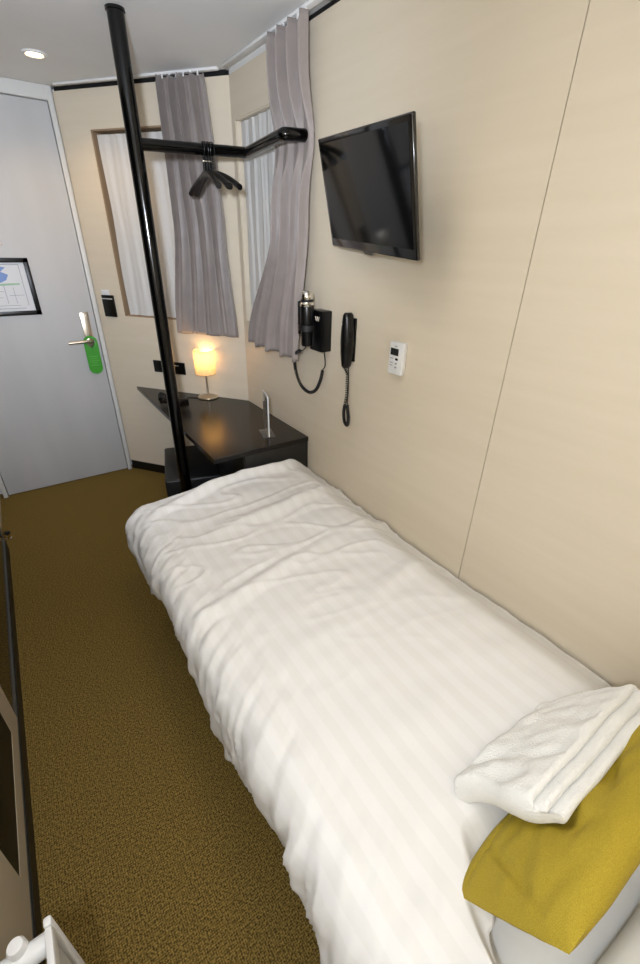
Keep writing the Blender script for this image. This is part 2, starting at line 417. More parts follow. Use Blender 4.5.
for i in range(n):
    j = (i+1) % n
    bm.faces.new((Vo[0][i], Vo[0][j], Vi[0][j], Vi[0][i])); bm.faces.new((Vo[1][i], Vi[1][i], Vi[1][j], Vo[1][j]))
    bm.faces.new((Vo[0][i], Vo[1][i], Vo[1][j], Vo[0][j])); bm.faces.new((Vi[0][i], Vi[0][j], Vi[1][j], Vi[1][i]))
tg = obj('tag', bm, M['green'], t)
bm = nb()
for k, w in enumerate((.044, .03, .048, .036, .045)): box(bm, (-w/2, -.0008, .05+k*.013), (w/2, -.0001, .0545+k*.013))
obj('printed_lines', bm, M['green2'], tg)
t.rotation_euler = (0, 0, 0)
# framed plan on the door
t = thing('picture_frame', (-1.06, YD+.006, 1.046), 'black framed evacuation plan mounted on the grey door', 'picture frame')
w_, h_ = .186, .280
bm = nb()
for a in ((-w_, -.014, 0, w_, 0, .022), (-w_, -.014, h_-.022, w_, 0, h_), (-w_, -.014, 0, -w_+.024, 0, h_), (w_-.024, -.014, 0, w_, 0, h_)):
    box(bm, a[:3], a[3:], .0015)
obj('frame', bm, M['black'], t)
bm = nb(); box(bm, (-w_+.01, -.005, .01), (w_-.01, -.001, h_-.01)); obj('sheet', bm, M['paper'], t)
bm = nb()
prism(bm, [(-.10, .16), (.03, .16), (.065, .175), (.08, .2), (.05, .215), (.075, .235), (.03, .245), (-.10, .245)], .0052, .0058, mi=0, mtx=Matrix(((1, 0, 0, 0), (0, 0, -1, 0), (0, 1, 0, 0), (0, 0, 0, 1))))
obj('blue_area', bm, M['blue'], t)
bm = nb()
prism(bm, [(-.02, .145), (.06, .150), (.12, .152), (.12, .160), (.03, .158), (-.02, .155)], .0052, .0058, mtx=Matrix(((1, 0, 0, 0), (0, 0, -1, 0), (0, 1, 0, 0), (0, 0, 0, 1))))
obj('green_area', bm, M['plan_green'], t)
bm = nb()
for a in ((.135, .05, .137, .25), (.03, .248, .137, .25), (.045, .06, .047, .15), (.06, .1, .13, .1015), (-.10, .12, .04, .1215), (-.08, .09, .03, .0915), (.085, .06, .0865, .14), (-.12, .05, -.118, .25), (-.1, .05, .1, .0515), (-.05, .035, .12, .037)):
    box(bm, (a[0], -.006, a[1]), (a[2], -.005, a[3]))
obj('plan_lines', bm, M['line'], t)

# ---------------------------------------------------------------- wall devices on the slanted wall
def on_wall(name, s, z, label, cat):
    t = thing(name, tuple(PC(s, 0, z)), label, cat); return t
def cbox(bm, t, s0, s1, o0, o1, z0, z1, bev=0):
    r = box(bm, (s0, o0, z0), (s1, o1, z1), bev, mtx=CH)
    for v in set(r): v.co -= t.location
t = on_wall('key_card_switch', .862, 1.02, 'black key card holder on the wall beside the door frame', 'switch')
bm = nb(); cbox(bm, t, .822, .902, -.014, -.0005, 1.022, 1.14, .003); obj('body', bm, M['plastic'], t)
bm = nb(); cbox(bm, t, .846, .898, -.010, -.004, 1.13, 1.168, .001); obj('card', bm, M['paper'], t)
bm = nb(); cbox(bm, t, .826, .898, -.0165, -.0142, 1.118, 1.123); obj('slot', bm, M['pale_line'], t)
t = on_wall('power_socket', .512, .722, 'black double power socket on the wall above the table', 'socket')
bm = nb(); cbox(bm, t, .404, .62, -.009, -.0005, .722, .792, .002); obj('plate', bm, M['plastic'], t)
for s in (.458, .566):
    bm = nb(); cbox(bm, t, s-.034, s+.034, -.012, -.0092, .728, .786, .001)
    obj('socket_insert', bm, M['black'], t)
bm = nb(); cbox(bm, t, .44, .476, -.013, -.0122, .772, .775); obj('printed_mark', bm, M['pale_line'], t)

# ---------------------------------------------------------------- ceiling downlight by the door, added fill lamps
def downlight(x, y, label):  # fitting by the door; reused to house the added fill lamps
    t = thing('downlight', (x, y, H-.004), label, 'ceiling light', None)
    bm = nb(); lathe(bm, [(.030, .0035), (.030, .001), (.034, -.003), (.044, -.002), (.047, .0035)], 32); obj('ring', bm, M['ceil'], t)
    bm = nb(); lathe(bm, [(0, .001), (.0295, .001), (.0295, .003), (0, .003)], 32); obj('lens', bm, M['downlight'], t)
downlight(-.684, 2.556, 'small round warm ceiling downlight near the door')
def lamp(kind, name, loc, energy, rgb, size=.05, rot=(0, 0, 0), **kw):
    l = bpy.data.lights.new(name, kind); l.energy = energy; l.color = lin(rgb)[:3]
    if kind in ('POINT', 'SPOT'): l.shadow_soft_size = size
    if kind == 'AREA': l.size = size
    for k, v in kw.items(): setattr(l, k, v)
    o = bpy.data.objects.new(name, l); COL.objects.link(o); o.location = loc; o.rotation_euler = rot; return o
LE = dict(flash=10, far_fill=88, down=3.5, ceiling_fill=4, desk=.34)
lamp('SPOT', 'downlight_or_fill_beam', (-.684, 2.556, H-.02), LE['down'], (255, 214, 160), .03, spot_size=math.radians(140), spot_blend=.8)
for i, y in enumerate((.9, -.25)):  # fill lamps added to the ceiling out of view, wide for soft shadows
    lamp('SPOT', 'downlight_or_fill_beam', (-.60, y, H-.02), LE['ceiling_fill'], (255, 240, 222), .16, spot_size=math.radians(150), spot_blend=.8)
    downlight(-.60, y, ('small round fill lamp added in the ceiling above the middle of the bed', 'small round fill lamp added in the ceiling above the pillow end of the bed')[i])
lamp('POINT', 'camera_flash', (-1.2, -.03, 1.47), LE['flash'], (232, 241, 255), .035)
# added fill spot beside the flash, aimed down the room to offset falloff
bl = lamp('SPOT', 'far_fill_spot', (-1.14, .0, 1.52), LE['far_fill'], (230, 239, 255), .04, spot_size=math.radians(96), spot_blend=1.0)
bl.rotation_euler = Vector((.08, .90, .10)).to_track_quat('-Z', 'Y').to_euler()

# ---------------------------------------------------------------- corner table
TZ = .613
bm = nb(); prism(bm, [(-.0015, 1.587), (-.478, 1.587), (-.478, 2.846), (-.0015, YC-.004)], TZ-.022, TZ)
t = thing('corner_table', (-.25, 1.9, 0), 'dark glossy corner table wedged between the slanted wall and right wall', 'table')
es = [e for e in bm.edges]
bmesh.ops.bevel(bm, geom=es, offset=.0015, segments=1, affect='EDGES')
for v in bm.verts: v.co -= t.location
obj('tabletop', bm, M['table'], t)
bm = nb(); box(bm, (-.333, 1.592, .001), (-.002, 1.612, TZ-.0225), .001)
for v in bm.verts: v.co -= t.location
obj('front_panel', bm, M['panel'], t)
bm = nb(); box(bm, (-.333, 1.6125, .001), (-.315, 1.93, TZ-.0225), .001)
for v in bm.verts: v.co -= t.location
obj('side_panel', bm, M['black'], t)
# stool under the table
t = thing('stool', (-.385, 2.20, 0), 'low black leather cube stool tucked under the corner table', 'stool', rz=-.285)
bm = nb(); box(bm, (-.145, -.215, 0), (.145, .215, .20), .008); obj('body', bm, M['stool'], t)
bm = nb(); box(bm, (-.15, -.22, .202), (.15, .22, .335), .012, 3); obj('seat', bm, M['stool'], t)

# lamp
t = thing('table_lamp', (-.178, 2.405, TZ), 'lit table lamp with cream cylindrical shade on the corner table', 'lamp')
bm = nb(); lathe(bm, [(0, 0), (.058, 0), (.060, .004), (.057, .009), (.03, .016), (.008, .021), (0, .021)], 40); obj('base', bm, M['nickel'], t)
bm = nb(); lathe(bm, [(0, .02), (.0055, .02), (.0055, .17), (0, .17)], 16); obj('stem', bm, M['nickel'], t)
bm = nb(); lathe(bm, [(.0575, .142), (.058, .1425), (.058, .272), (.0575, .2725)], 48); sd = obj('shade', bm, M['shade'], t, recalc=False)
bm = nb(); lathe(bm, [(.056, .2725), (.0588, .2725), (.0588, .2745), (.056, .2745), (.056, .2725)], 48); obj('top_ring', bm, M['nickel'], sd)
bm = nb(); lathe(bm, [(.056, .1405), (.0588, .1405), (.0588, .1425), (.056, .1425), (.056, .1405)], 48)
for a in range(3):
    w = 2*PI*a/3; tube(bm, [(.006*math.cos(w), .006*math.sin(w), .165), (.057*math.cos(w), .057*math.sin(w), .1415)], .0012, 6)
obj('spider_ring', bm, M['nickel'], sd)
bm = nb(); lathe(bm, [(0, .170), (.010, .172), (.019, .19), (.021, .204), (.016, .218), (0, .226)], 24); obj('bulb', bm, M['bulb'], t)
lamp('POINT', 'lamp_glow', (-.178, 2.405, TZ+.245), LE['desk'], (255, 200, 130), .02)
bm = nb(); tube(bm, smooth_path([(-.235, 2.415, TZ+.004), (-.27, 2.45, TZ+.0035), (-.32, 2.47, TZ+.0035), (-.37, 2.50, TZ+.0035)], 6), .0022, 8)
o = obj('lamp_cord', bm, M['rubber'], t)
for v in o.data.vertices: v.co -= t.location

# brochure in acrylic stand
t = thing('brochure_stand', (-.152, 1.722, TZ), 'clear acrylic stand holding a brown brochure on the table, near the wall', 'brochure stand', rz=math.atan2(-.027, .132)+PI/2+.06)
# local x = card width, y = thickness
t.rotation_euler = (0, 0, math.radians(90-17))
bm = nb(); box(bm, (-.054, -.0045, .001), (.054, -.0025, .19), .0005); box(bm, (-.054, .0025, .001), (.054, .0045, .19), .0005)
box(bm, (-.056, -.03, .0), (.056, .03, .003), .0005)
obj('holder', bm, M['acrylic'], t)
bm = nb(); box(bm, (-.049, -.0018, .006), (.051, .0018, .196)); obj('brochure', bm, M['brochure'], t)
bm = nb(); box(bm, (-.054, -.0024, .192), (.053, .0024, .1995), .0005); box(bm, (-.054, -.0024, .005), (-.0485, .0024, .195)); obj('paper_edge', bm, M['paper'], t)

# charging adaptor with coiled cable
t = thing('charging_cable', (-.37, 2.44, TZ), 'black adaptor and tangled cable on the table behind the black pole', 'cable')
bm = nb(); box(bm, (.01, -.075, 0), (.062, -.03, .022), .005); obj('adaptor', bm, M['plastic'], t)
pts = []
for k in range(70):
    a = k*.42; r = .026+.006*math.sin(k*1.3); pts.append((-.035+r*math.cos(a)*1.0, .075+r*math.sin(a)*1.3, .004+.0002*k+.004*(1+math.sin(k*.9))))
pts += [(-.01, .03, .005), (.01, 0, .004), (.03, -.03, .01)]
bm = nb(); tube(bm, smooth_path(pts, 3), .003, 8); obj('cable', bm, M['rubber'], t)
bm = nb(); box(bm, (-.052, .02, .004), (-.035, .05, .014), .002); obj('plug', bm, M['plastic'], t)

# ---------------------------------------------------------------- pole and bent rail
t = thing('clothes_rail', (-.509, 1.952, 0), 'glossy black floor to ceiling pole with a bent clothes rail', 'clothes rail')
bm = nb(); lathe(bm, [(0, 0.001), (.0265, .001), (.0265, H-.002), (0, H-.002)], 36); obj('pole', bm, M['rail'], t)
bm = nb(); lathe(bm, [(.0268, H-.010), (.030, H-.009), (.030, H-.0015), (.0268, H-.0015)], 32); obj('ceiling_collar', bm, M['rail'], t)
bm = nb(); lathe(bm, [(.0268, .002), (.040, .002), (.038, .008), (.0268, .009)], 32); obj('floor_collar', bm, M['rail'], t)
P0 = [(-.509, 1.952, 1.716), (-.062, 1.972, 1.739), (-.1075, 1.592, 1.742), (-.004, 1.590, 1.748)]
def bend(P, r=.03):
    P = [Vector(p) for p in P]; out = [P[0]]
    for a, b, c in zip(P, P[1:], P[2:]):
        u = (a-b).normalized(); v = (c-b).normalized()
        for k in range(7):
            s = k/6; out.append((b+u*r)*(1-s)**2+b*2*s*(1-s)+(b+v*r)*s*s)
    return out+[P[-1]]
RP = bend(P0, .014)
bm = nb(); tube(bm, [p-t.location for p in RP], .0195, 20); obj('rail', bm, M['rail'], t)
bm = nb(); lathe(bm, [(0, 0), (.0245, 0), (.0245, .006), (.020, .009), (0, .009)], 24, mtx=Matrix.Translation(Vector((-.0005, 1.590, 1.748))-t.location) @ Matrix.Rotation(-PI/2, 4, 'Y')); obj('wall_flange', bm, M['rail'], t)

# hangers
def make_hanger():
    t = thing('clothes_hanger', (0, 0, 0), 'black clothes hanger hung from the bent rail, one of the small bunch', 'hanger', 'hangers bunched on the bent rail')
    bm = nb(); ring = [Vector((0, .0235*math.sin(a), .0235*math.cos(a))) for a in [2*PI*k/28 for k in range(29)]]
    tube(bm, ring, .0026, 8, caps=False); obj('ring', bm, M['black'], t)
    bm = nb(); tube(bm, [(0, 0, -.024), (0, 0, -.036), (0, 0, -.068), (0, 0, -.078)], [.005, .0055, .0055, .007], 10); obj('neck', bm, M['black'], t)
    bm = nb(); box(bm, (-.006, -.006, -.040), (.006, .006, -.035), .001); obj('clip', bm, M['chrome'], t)
    bm = nb()
    def arm(i, j):
        pass
    secs = []
    for k in range(-10, 11):
        s = k/10; y = s*.185; z = -.076-.055*abs(s)**1.6
        w = .0085+.004*abs(s); h = .011
        secs.append([bm.verts.new((w*math.cos(a), y, z+h*math.sin(a))) for a in [2*PI*q/10 for q in range(10)]])
    for a, b in zip(secs, secs[1:]):
        for q in range(10): bm.faces.new((a[q], a[(q+1) % 10], b[(q+1) % 10], b[q]))
    bm.faces.new(secs[0]); bm.faces.new(secs[-1][::-1]); obj('arms', bm, M['black'], t)
    return t
h0 = make_hanger(); kids = list(h0.children)
a_, b_ = Vector(P0[0]), Vector(P0[1])
for k, (fx, rz) in enumerate(((.575, -.16), (.6, .02), (.625, -.07), (.65, .12))):
    h = h0
    if k:
        h = h0.copy(); COL.objects.link(h)
        for c in kids:
            d = c.copy(); COL.objects.link(d); d.parent = h
    p = a_+(b_-a_)*fx; h.location = (p.x, p.y, p.z); h.rotation_euler = (0, 0, rz+.02)

# ---------------------------------------------------------------- television
q = [-.128, 1.1265, 1.5392, .2072, .2376, -.062, .518, .2955]
yaw, til, ro, TW, TH = q[3:]
wd = Vector((-math.sin(yaw), -math.cos(yaw), 0)); nn = Vector((-math.cos(yaw), math.sin(yaw), 0)); up = Vector((0, 0, 1))
up2 = up*math.cos(til)+nn*math.sin(til)
w2_ = wd*math.cos(ro)+up2*math.sin(ro); u3 = up2*math.cos(ro)-wd*math.sin(ro); n3 = w2_.cross(u3).normalized()
if n3.dot(nn) < 0: n3 = -n3
t = thing('television', tuple(q[:3]), 'black flat screen television on a swivel bracket on the right wall', 'television')
R3 = Matrix((w2_, u3, n3)).transposed().to_4x4()     # local x = width, y = up, z = towards the room
def tv(name, fn, m):
    bm = nb(); fn(bm)
    for v in bm.verts: v.co = R3 @ v.co
    return obj(name, bm, m, t)
tv('bezel', lambda b: box(b, (-TW/2, -TH/2, -.012), (TW/2, TH/2, 0), .004, 3), M['bezel'])
tv('screen', lambda b: box(b, (-TW/2+.014, -TH/2+.026, -.002), (TW/2-.014, TH/2-.014, .0008)), M['screen'])
tv('chin', lambda b: prism(b, [(-.035, -TH/2+.004), (.035, -TH/2+.004), (.02, -TH/2-.006), (-.02, -TH/2-.006)], -.012, .0005), M['bezel'])
tv('back_housing', lambda b: box(b, (-TW/2+.06, -TH/2+.04, -.036), (TW/2-.08, TH/2-.05, -.0122), .006), M['plastic'])
bm = nb(); box(bm, (-.012, 1.10, 1.49), (-.0005, 1.19, 1.58), .002)
tube(bm, [(-.01, 1.145, 1.535), (-.05, 1.14, 1.535), (-.098, 1.135, 1.538)], .014, 12)
for v in bm.verts: v.co -= t.location
obj('wall_bracket', bm, M['black'], t)

# ---------------------------------------------------------------- hair dryer
t = thing('hair_dryer', (-.0005, 1.48, 1.04), 'black and chrome wall mounted hair dryer with coiled cord', 'hair dryer')
lo = lambda bm: [setattr(v, 'co', v.co-t.location) for v in bm.verts]
bm = nb(); vs = box(bm, (-.050, 1.427, 1.040), (-.001, 1.510, 1.193), .004); lo(bm); hb = obj('wall_box', bm, M['plastic'], t)
bm = nb(); 
for k in range(4): tube(bm, [(-.0508, 1.470-k*.007, 1.172), (-.0508, 1.466-k*.007, 1.156)] if k % 2 == 0 else [(-.0508, 1.470-k*.007, 1.156), (-.0508, 1.466-k*.007, 1.172)], .0016, 6)
lo(bm); obj('chrome_mark', bm, M['chrome'], hb)
DY, DX = 1.486, -.080
bm = nb(); lathe(bm, [(.020, -.085), (.022, -.08), (.0245, -.03), (.027, 0), (.0275, .055), (.026, .062), (0, .062)][::1], 28, c=(DX, DY, 1.145)); lathe(bm, [(0, -.085), (.020, -.085)], 28, c=(DX, DY, 1.145)); lo(bm); db = obj('body', bm, M['plastic'], t)
bm = nb(); lathe(bm, [(.0262, .063), (.0285, .066), (.0285, .071), (.026, .074), (.0245, .078)], 28, c=(DX, DY, 1.145)); lathe(bm, [(.0245, .088), (.026, .092), (.024, .106), (.017, .116), (.0, .119)], 28, c=(DX, DY, 1.145)); lo(bm); obj('chrome_cap', bm, M['chrome'], db)
bm = nb(); lathe(bm, [(0, .062), (.0235, .062), (.0235, .090), (0, .090)], 24, c=(DX, DY, 1.145)); lo(bm); obj('neck', bm, M['rubber'], t)
bm = nb(); lathe(bm, [(.0285, .0), (.034, .0), (.034, .022), (.0285, .022), (.0285, 0)], 28, c=(DX, DY, 1.118)); box(bm, (-.060, DY-.010, 1.110), (-.0505, DY+.010, 1.15), .001); lo(bm); obj('holder', bm, M['rubber'], t)
bm = nb(); box(bm, (DX-.020, DY+.022, 1.10), (DX+.004, DY+.040, 1.225), .006); lo(bm); obj('switch_grip', bm, M['plastic'], t)
cp = smooth_path([(-.03, 1.435, 1.046), (-.03, 1.426, .99), (-.03, 1.442, .965), (-.032, 1.455, .92), (-.034, 1.485, .872), (-.036, 1.535, .850), (-.04, 1.59, .866), (-.046, 1.622, .915), (-.058, 1.615, .965), (-.070, 1.585, 1.01), (-.078, 1.54, 1.03), (-.080, 1.505, 1.042), (-.080, 1.488, 1.062)], 8)
bm = nb(); tube(bm, cp[:17], .0022, 8); tube(bm, coil(cp[16:81], .0052, 70), .0023, 6); tube(bm, cp[80:], .0022, 8); lo(bm); obj('cord', bm, M['rubber'], t)

# phone
t = thing('telephone_handset', (-.0005, 1.31, .78), 'black wall telephone handset with hanging cord between hair dryer and white thermostat', 'telephone')
bm = nb(); box(bm, (-.010, 1.272, 1.03), (-.001, 1.304, 1.185), .003); lo(bm); obj('cradle', bm, M['plastic'], t)
bm = nb(); secs = []
for k in range(25):
    s = k/24; z = 1.008+.196*s
    ry = .0245*(1-(2*abs(s-.55))**3.2*.35)*(.8+.2*math.sin(PI*min(1, s*1.1))); rx = .025*(.8+.2*math.sin(PI*s))
    if k in (0, 24): ry *= .72; rx *= .7
    cx = -.030
    secs.append([bm.verts.new((cx+rx*math.cos(a), 1.288+.002*s+ry*math.sin(a), z)) for a in [2*PI*i/20 for i in range(20)]])
for a, b in zip(secs, secs[1:]):
    for i in range(20): bm.faces.new((a[i], a[(i+1) % 20], b[(i+1) % 20], b[i]))
bm.faces.new(secs[0]); bm.faces.new(secs[-1]); lo(bm); obj('handset', bm, M['plastic'], t)
bm = nb(); lathe(bm, [(0, 0), (.0035, 0), (.0035, .0012), (0, .0015)], 12, mtx=Matrix.Translation((-.0515, 1.298, 1.165)) @ Matrix.Rotation(-PI/2, 4, 'Y')); lo(bm); obj('white_mark', bm, M['white_pl'], t)
c1 = smooth_path([(-.030, 1.300, 1.012), (-.026, 1.285, .985), (-.022, 1.288, .95), (-.02, 1.290, .90), (-.02, 1.298, .855)], 8)
bm = nb(); tube(bm, coil(c1, .0045, 22), .0019, 6)
c2 = smooth_path([(-.02, 1.298, .855), (-.02, 1.302, .82), (-.018, 1.296, .785), (-.016, 1.280, .777), (-.016, 1.276, .81), (-.018, 1.284, .86), (-.014, 1.288, .93), (-.010, 1.300, 1.02)], 9)
tube(bm, coil(c2[:46], .0048, 44), .0022, 6); tube(bm, c2[45:], .002, 6)
lo(bm); obj('cord', bm, M['rubber'], t)

# thermostat
t = thing('thermostat', (-.0005, 1.038, 1.038), 'white rectangular thermostat with small display on the right wall', 'thermostat')
bm = nb(); box(bm, (-.020, 1.018-1.048, 0), (-.0005, 1.082-1.048, .104), .004, 3); tb = obj('body', bm, M['white_pl'], t)
bm = nb(); box(bm, (-.0212, -.010, .062), (-.0198, .026, .084)); obj('display', bm, M['lcd'], tb)
bm = nb(); box(bm, (-.022, -.010, .047), (-.0198, .002, .054), .0008); obj('button', bm, M['lcd'], tb)
for z in (.034, .022):
    bm = nb(); box(bm, (-.022, -.007, z), (-.0198, .001, z+.005), .0008); obj('button', bm, M['grey_btn'], tb)
bm = nb()
for z in (.05, .036, .027): box(bm, (-.0206, .012, z), (-.0199, .026, z+.0022))
box(bm, (-.0206, -.002, .090), (-.0199, .010, .0925)); tag(obj('printed_marks', bm, M['grey_btn'], tb), kind='stuff')

# ---------------------------------------------------------------- bed
t = thing('bed', (-.42, .55, 0), 'single bed with white sheeted mattress against the right wall', 'bed')
bm = nb(); box(bm, (-.30, -1.0, 0), (.40, .98, .19), .004); obj('bed_base', bm, M['base'], t)
bm = nb(); vs = box(bm, (-.41, -1.03, .192), (.412, 1.0, .405), .035, 4); obj('mattress', bm, M['sheet'], t)

def duvet():
    nu, nv = 210, 330
    A0, B1 = .785, None; R = .085; DR = .30
    bm = nb(); uvs = {}
    lu = A0+DR
    def fn(i, j):
        a = -.0+lu*i                            # distance from the wall across the bed
        fr_ = sst(a, .26, .42); foot0 = 1.549-.022*fr_
        edge = .105-.06*sst(a, .60, .66)-.40*sst(a, .665, .80)      # head-side edge turned back
        L0 = foot0-edge; b = edge+(L0+DR*.95)*j
        da = max(0, a-A0); db = max(0, b-foot0)
        d = (da**4+db**4)**.25; h = math.hypot(da, db)
        x, y = min(a, A0), min(b, foot0); z = .503
        dirx, diry = (da/h, db/h) if h > 1e-9 else (0, 0)
        Rr = R if da > 0 else .030+.055*fr_
        # sag pinned against the table panel at the foot
        if d <= Rr*PI/2: hx = Rr*math.sin(d/Rr); dz = Rr*(1-math.cos(d/Rr))
        else: hx = Rr; dz = Rr+(d-Rr*PI/2)
        P = Vector((-(x+hx*dirx), y+hx*diry, z-dz))
        # broad puffs and the quilted folds lying across the bed
        top = 1-sst(d, .0, .10)
        e = noise.noise(Vector((a*2.2, b*1.6, 3)))
        P.z += top*(.022*e)
        ph = (b+.16*a+.05*noise.noise(Vector((a*3, b*2, 9))))/.29
        fr = ph-math.floor(ph); ridge = (1-min(1, abs(fr-.5)/.16)); ridge = max(0, ridge)
        amp = .022*sst(b, .45, 1.0)*(.5+noise.noise(Vector((a*2, math.floor(ph)*3.7, 1)))+.3)
        P.z += top*amp*ridge*ridge*(3-2*ridge)
        P.z += top*.005*noise.noise(Vector((a*9, b*16, 5)))
        c = 1-abs(noise.noise(Vector((a*4+b*1.5, b*11-a*3, 7))))
        P.z += top*.006*(max(0, c-.84)/.16)*sst(b, .3, 1.2)
        # wall side settles against the wall, middle stands a little proud
        ft = sst(b, 1.1, 1.45); P.z -= (.072-.012*ft)*(1-sst(a, 0, .17-.03*ft))-.004*ft; P.z += .012*math.sin(PI*min(1, a/A0))
        P.z -= .03*(1-sst(b, .0, .35))*0
        # pull-in puckers near the head edge
        P.z -= .03*(1-sst(b-edge, 0, .06))
        # hanging side: gathers that start on the shoulder and run to the hem
        g = sst(d, .02, .14)
        al = b if da > db else a
        w = noise.noise(Vector((al*17+d*5, d*2.2, 2)))*.6+noise.noise(Vector((al*34-d*8, d*4, 12)))*.5+(1-abs(noise.noise(Vector((al*24+d*9, d*3, 31)))))**4*.35-.1
        sw = .018*math.sin(al*9.5+1)+.012*math.sin(al*4.1)
        if db > 0 and a < .40: w *= .15; sw = 0
        if db > 0: sw *= .3
        k = g*(.023*w)+g*sst(d, .08, .3)*sw
        tuck = .030*sst(d, .17, .30)
        P.x -= (k-tuck)*dirx; P.y += (k-tuck)*diry
        P.z += .022*math.sin(al*7.3)*sst(d, .15, .3)*(1 if da > 0 else .3)
        # shoulder creases
        sh = math.exp(-((d-.05)/.06)**2) if d > .05 else sst(a, A0-.16, A0+.05)
        P.z += .007*sh*noise.noise(Vector((b*26+a*14, a*5, 21)))+.004*sh*noise.noise(Vector((b*50+a*30, a*9, 41)))
        P.x = min(P.x, -.010)
        uvs[(i, j)] = (a, b)
        return P
    V, F = grid(bm, nu, nv, fn)
    ul = bm.loops.layers.uv.new('cloth')
    idx = {}
    for i in range(nu+1):
        for j in range(nv+1): idx[V[i][j]] = uvs[(i/nu, j/nv)]
    for f in bm.faces:
        for l in f.loops: l[ul].uv = idx[l.vert]
    # inner layer of the quilt, kept clear of the wall and the table
    bm.normal_update(); inner = {}
    for row in V:
        for v in row:
            p = v.co+v.normal*.03; p.x = min(p.x, -.010)
            if p.x > -.34: p.y = min(p.y, 1.588)
            inner[v] = bm.verts.new(p)
        for v in row:
            if v.co.x > -.34: v.co.y = min(v.co.y, 1.589)
    for f in list(F_ for r_ in F for F_ in r_):
        g = bm.faces.new([inner[v] for v in reversed(f.verts)])
        for l0, l1 in zip(reversed(list(f.loops)), g.loops): l1[ul].uv = l0[ul].uv
    rim = V[0]+[V[i][-1] for i in range(1, nu+1)]+V[-1][::-1][1:]+[V[i][0] for i in range(nu-1, -1, -1)]
    for a_, b_ in zip(rim, rim[1:]):
        try: bm.faces.new((a_, b_, inner[b_], inner[a_]))
        except ValueError: pass
    bmesh.ops.recalc_face_normals(bm, faces=bm.faces[:])
    o = obj('duvet', bm, M['duvet'], loc=(-.45, .8, .41), smooth=180, recalc=False)
    return tag(o, 'white satin striped duvet spread over the bed', 'duvet')
dv = duvet()

# pillows
def pillow_mesh(bm, W, Hh, T, nu=70, nv=50, pinch=.12, cr=None, seed=0):
    """two puffed faces sharing a seam; local x width, y height, z thickness"""
    top, bot = [], []
    for sgn, store in ((1, top), (-1, bot)):
        for i in range(nu+1):
            row = []
            for j in range(nv+1):
                u = 2*i/nu-1; v = 2*j/nv-1
                if sgn < 0 and (i in (0, nu) or j in (0, nv)): row.append(top[i][j]); continue
                x = u*W/2*(1-pinch*.5*(1-abs(u)**2)*0-pinch*(1-v*v)*0*1)
                x = W/2*u*(1-pinch*(1-v*v)*abs(u)**3*.6); y = Hh/2*v*(1-pinch*(1-u*u)*abs(v)**3*.6)
                pr = (max(0, 1-u**4)**.55)*(max(0, 1-v**4)**.55)
                z = sgn*T/2*pr
                if cr: z += cr(u, v, sgn)*pr
                row.append(bm.verts.new((x, y, z)))
            store.append(row)
    for st, fl in ((top, 0), (bot, 1)):
        for i in range(nu):
            for j in range(nv):
                q_ = (st[i][j], st[i+1][j], st[i+1][j+1], st[i][j+1])
                bm.faces.new(q_[::-1] if fl else q_)
t = thing('pillow', (-.335, -.27, .41), 'white bed pillow lying at the head of the bed behind the yellow cushion', 'pillow')
bm = nb(); pillow_mesh(bm, .60, .42, .13, cr=lambda u, v, s: .008*noise.noise(Vector((u*4, v*4, s))))
for v in bm.verts: v.co = v.co+Vector((0, 0, .062))
obj('pillowcase', bm, M['sheet'], t, smooth=60)

# mustard cushion, leaning back on the pillow
t = thing('cushion', (-.366, .040, .485), 'mustard yellow woven cushion leaning at the head of the bed', 'cushion')
def crease(u, v, s):
    z = .006*noise.noise(Vector((u*5, v*4, 3)))
    if s > 0:
        def ln(x0, y0, x1, y1, w, dpt):
            dx, dy = x1-x0, y1-y0; L2 = dx*dx+dy*dy; tt = max(0, min(1, ((u-x0)*dx+(v-y0)*dy)/L2))
            dd = math.hypot(u-x0-tt*dx, v-y0-tt*dy); return -dpt*math.exp(-(dd/w)**2)*math.sin(PI*min(1, max(.05, tt)))**.5
        z += ln(-.93, .65, -.74, -.72, .022, .012)+ln(-1.0, -.66, -.35, -.74, .022, .012)+ln(-.50, .5, -.24, -1.0, .07, .018)+ln(.02, .3, .16, -.5, .09, .016)+ln(-.2, .6, .0, .2, .08, .010)
    return z
bm = nb(); pillow_mesh(bm, .63, .235, .08, 110, 70, pinch=.0, cr=crease)
# frame: local x runs along the bed width, local y climbs towards the head
vy = Vector((-.0, -.147, .195)).normalized(); vx = Vector((1, 0, 0)); vz = vx.cross(vy).normalized()
if vz.z < 0: vz = -vz
Rm = Matrix((vx, vy, vz)).transposed().to_4x4()
for v in bm.verts: v.co = Rm @ v.co + Vector((0, 0, .088))
cu = obj('cover', bm, M['mustard'], t, smooth=50)

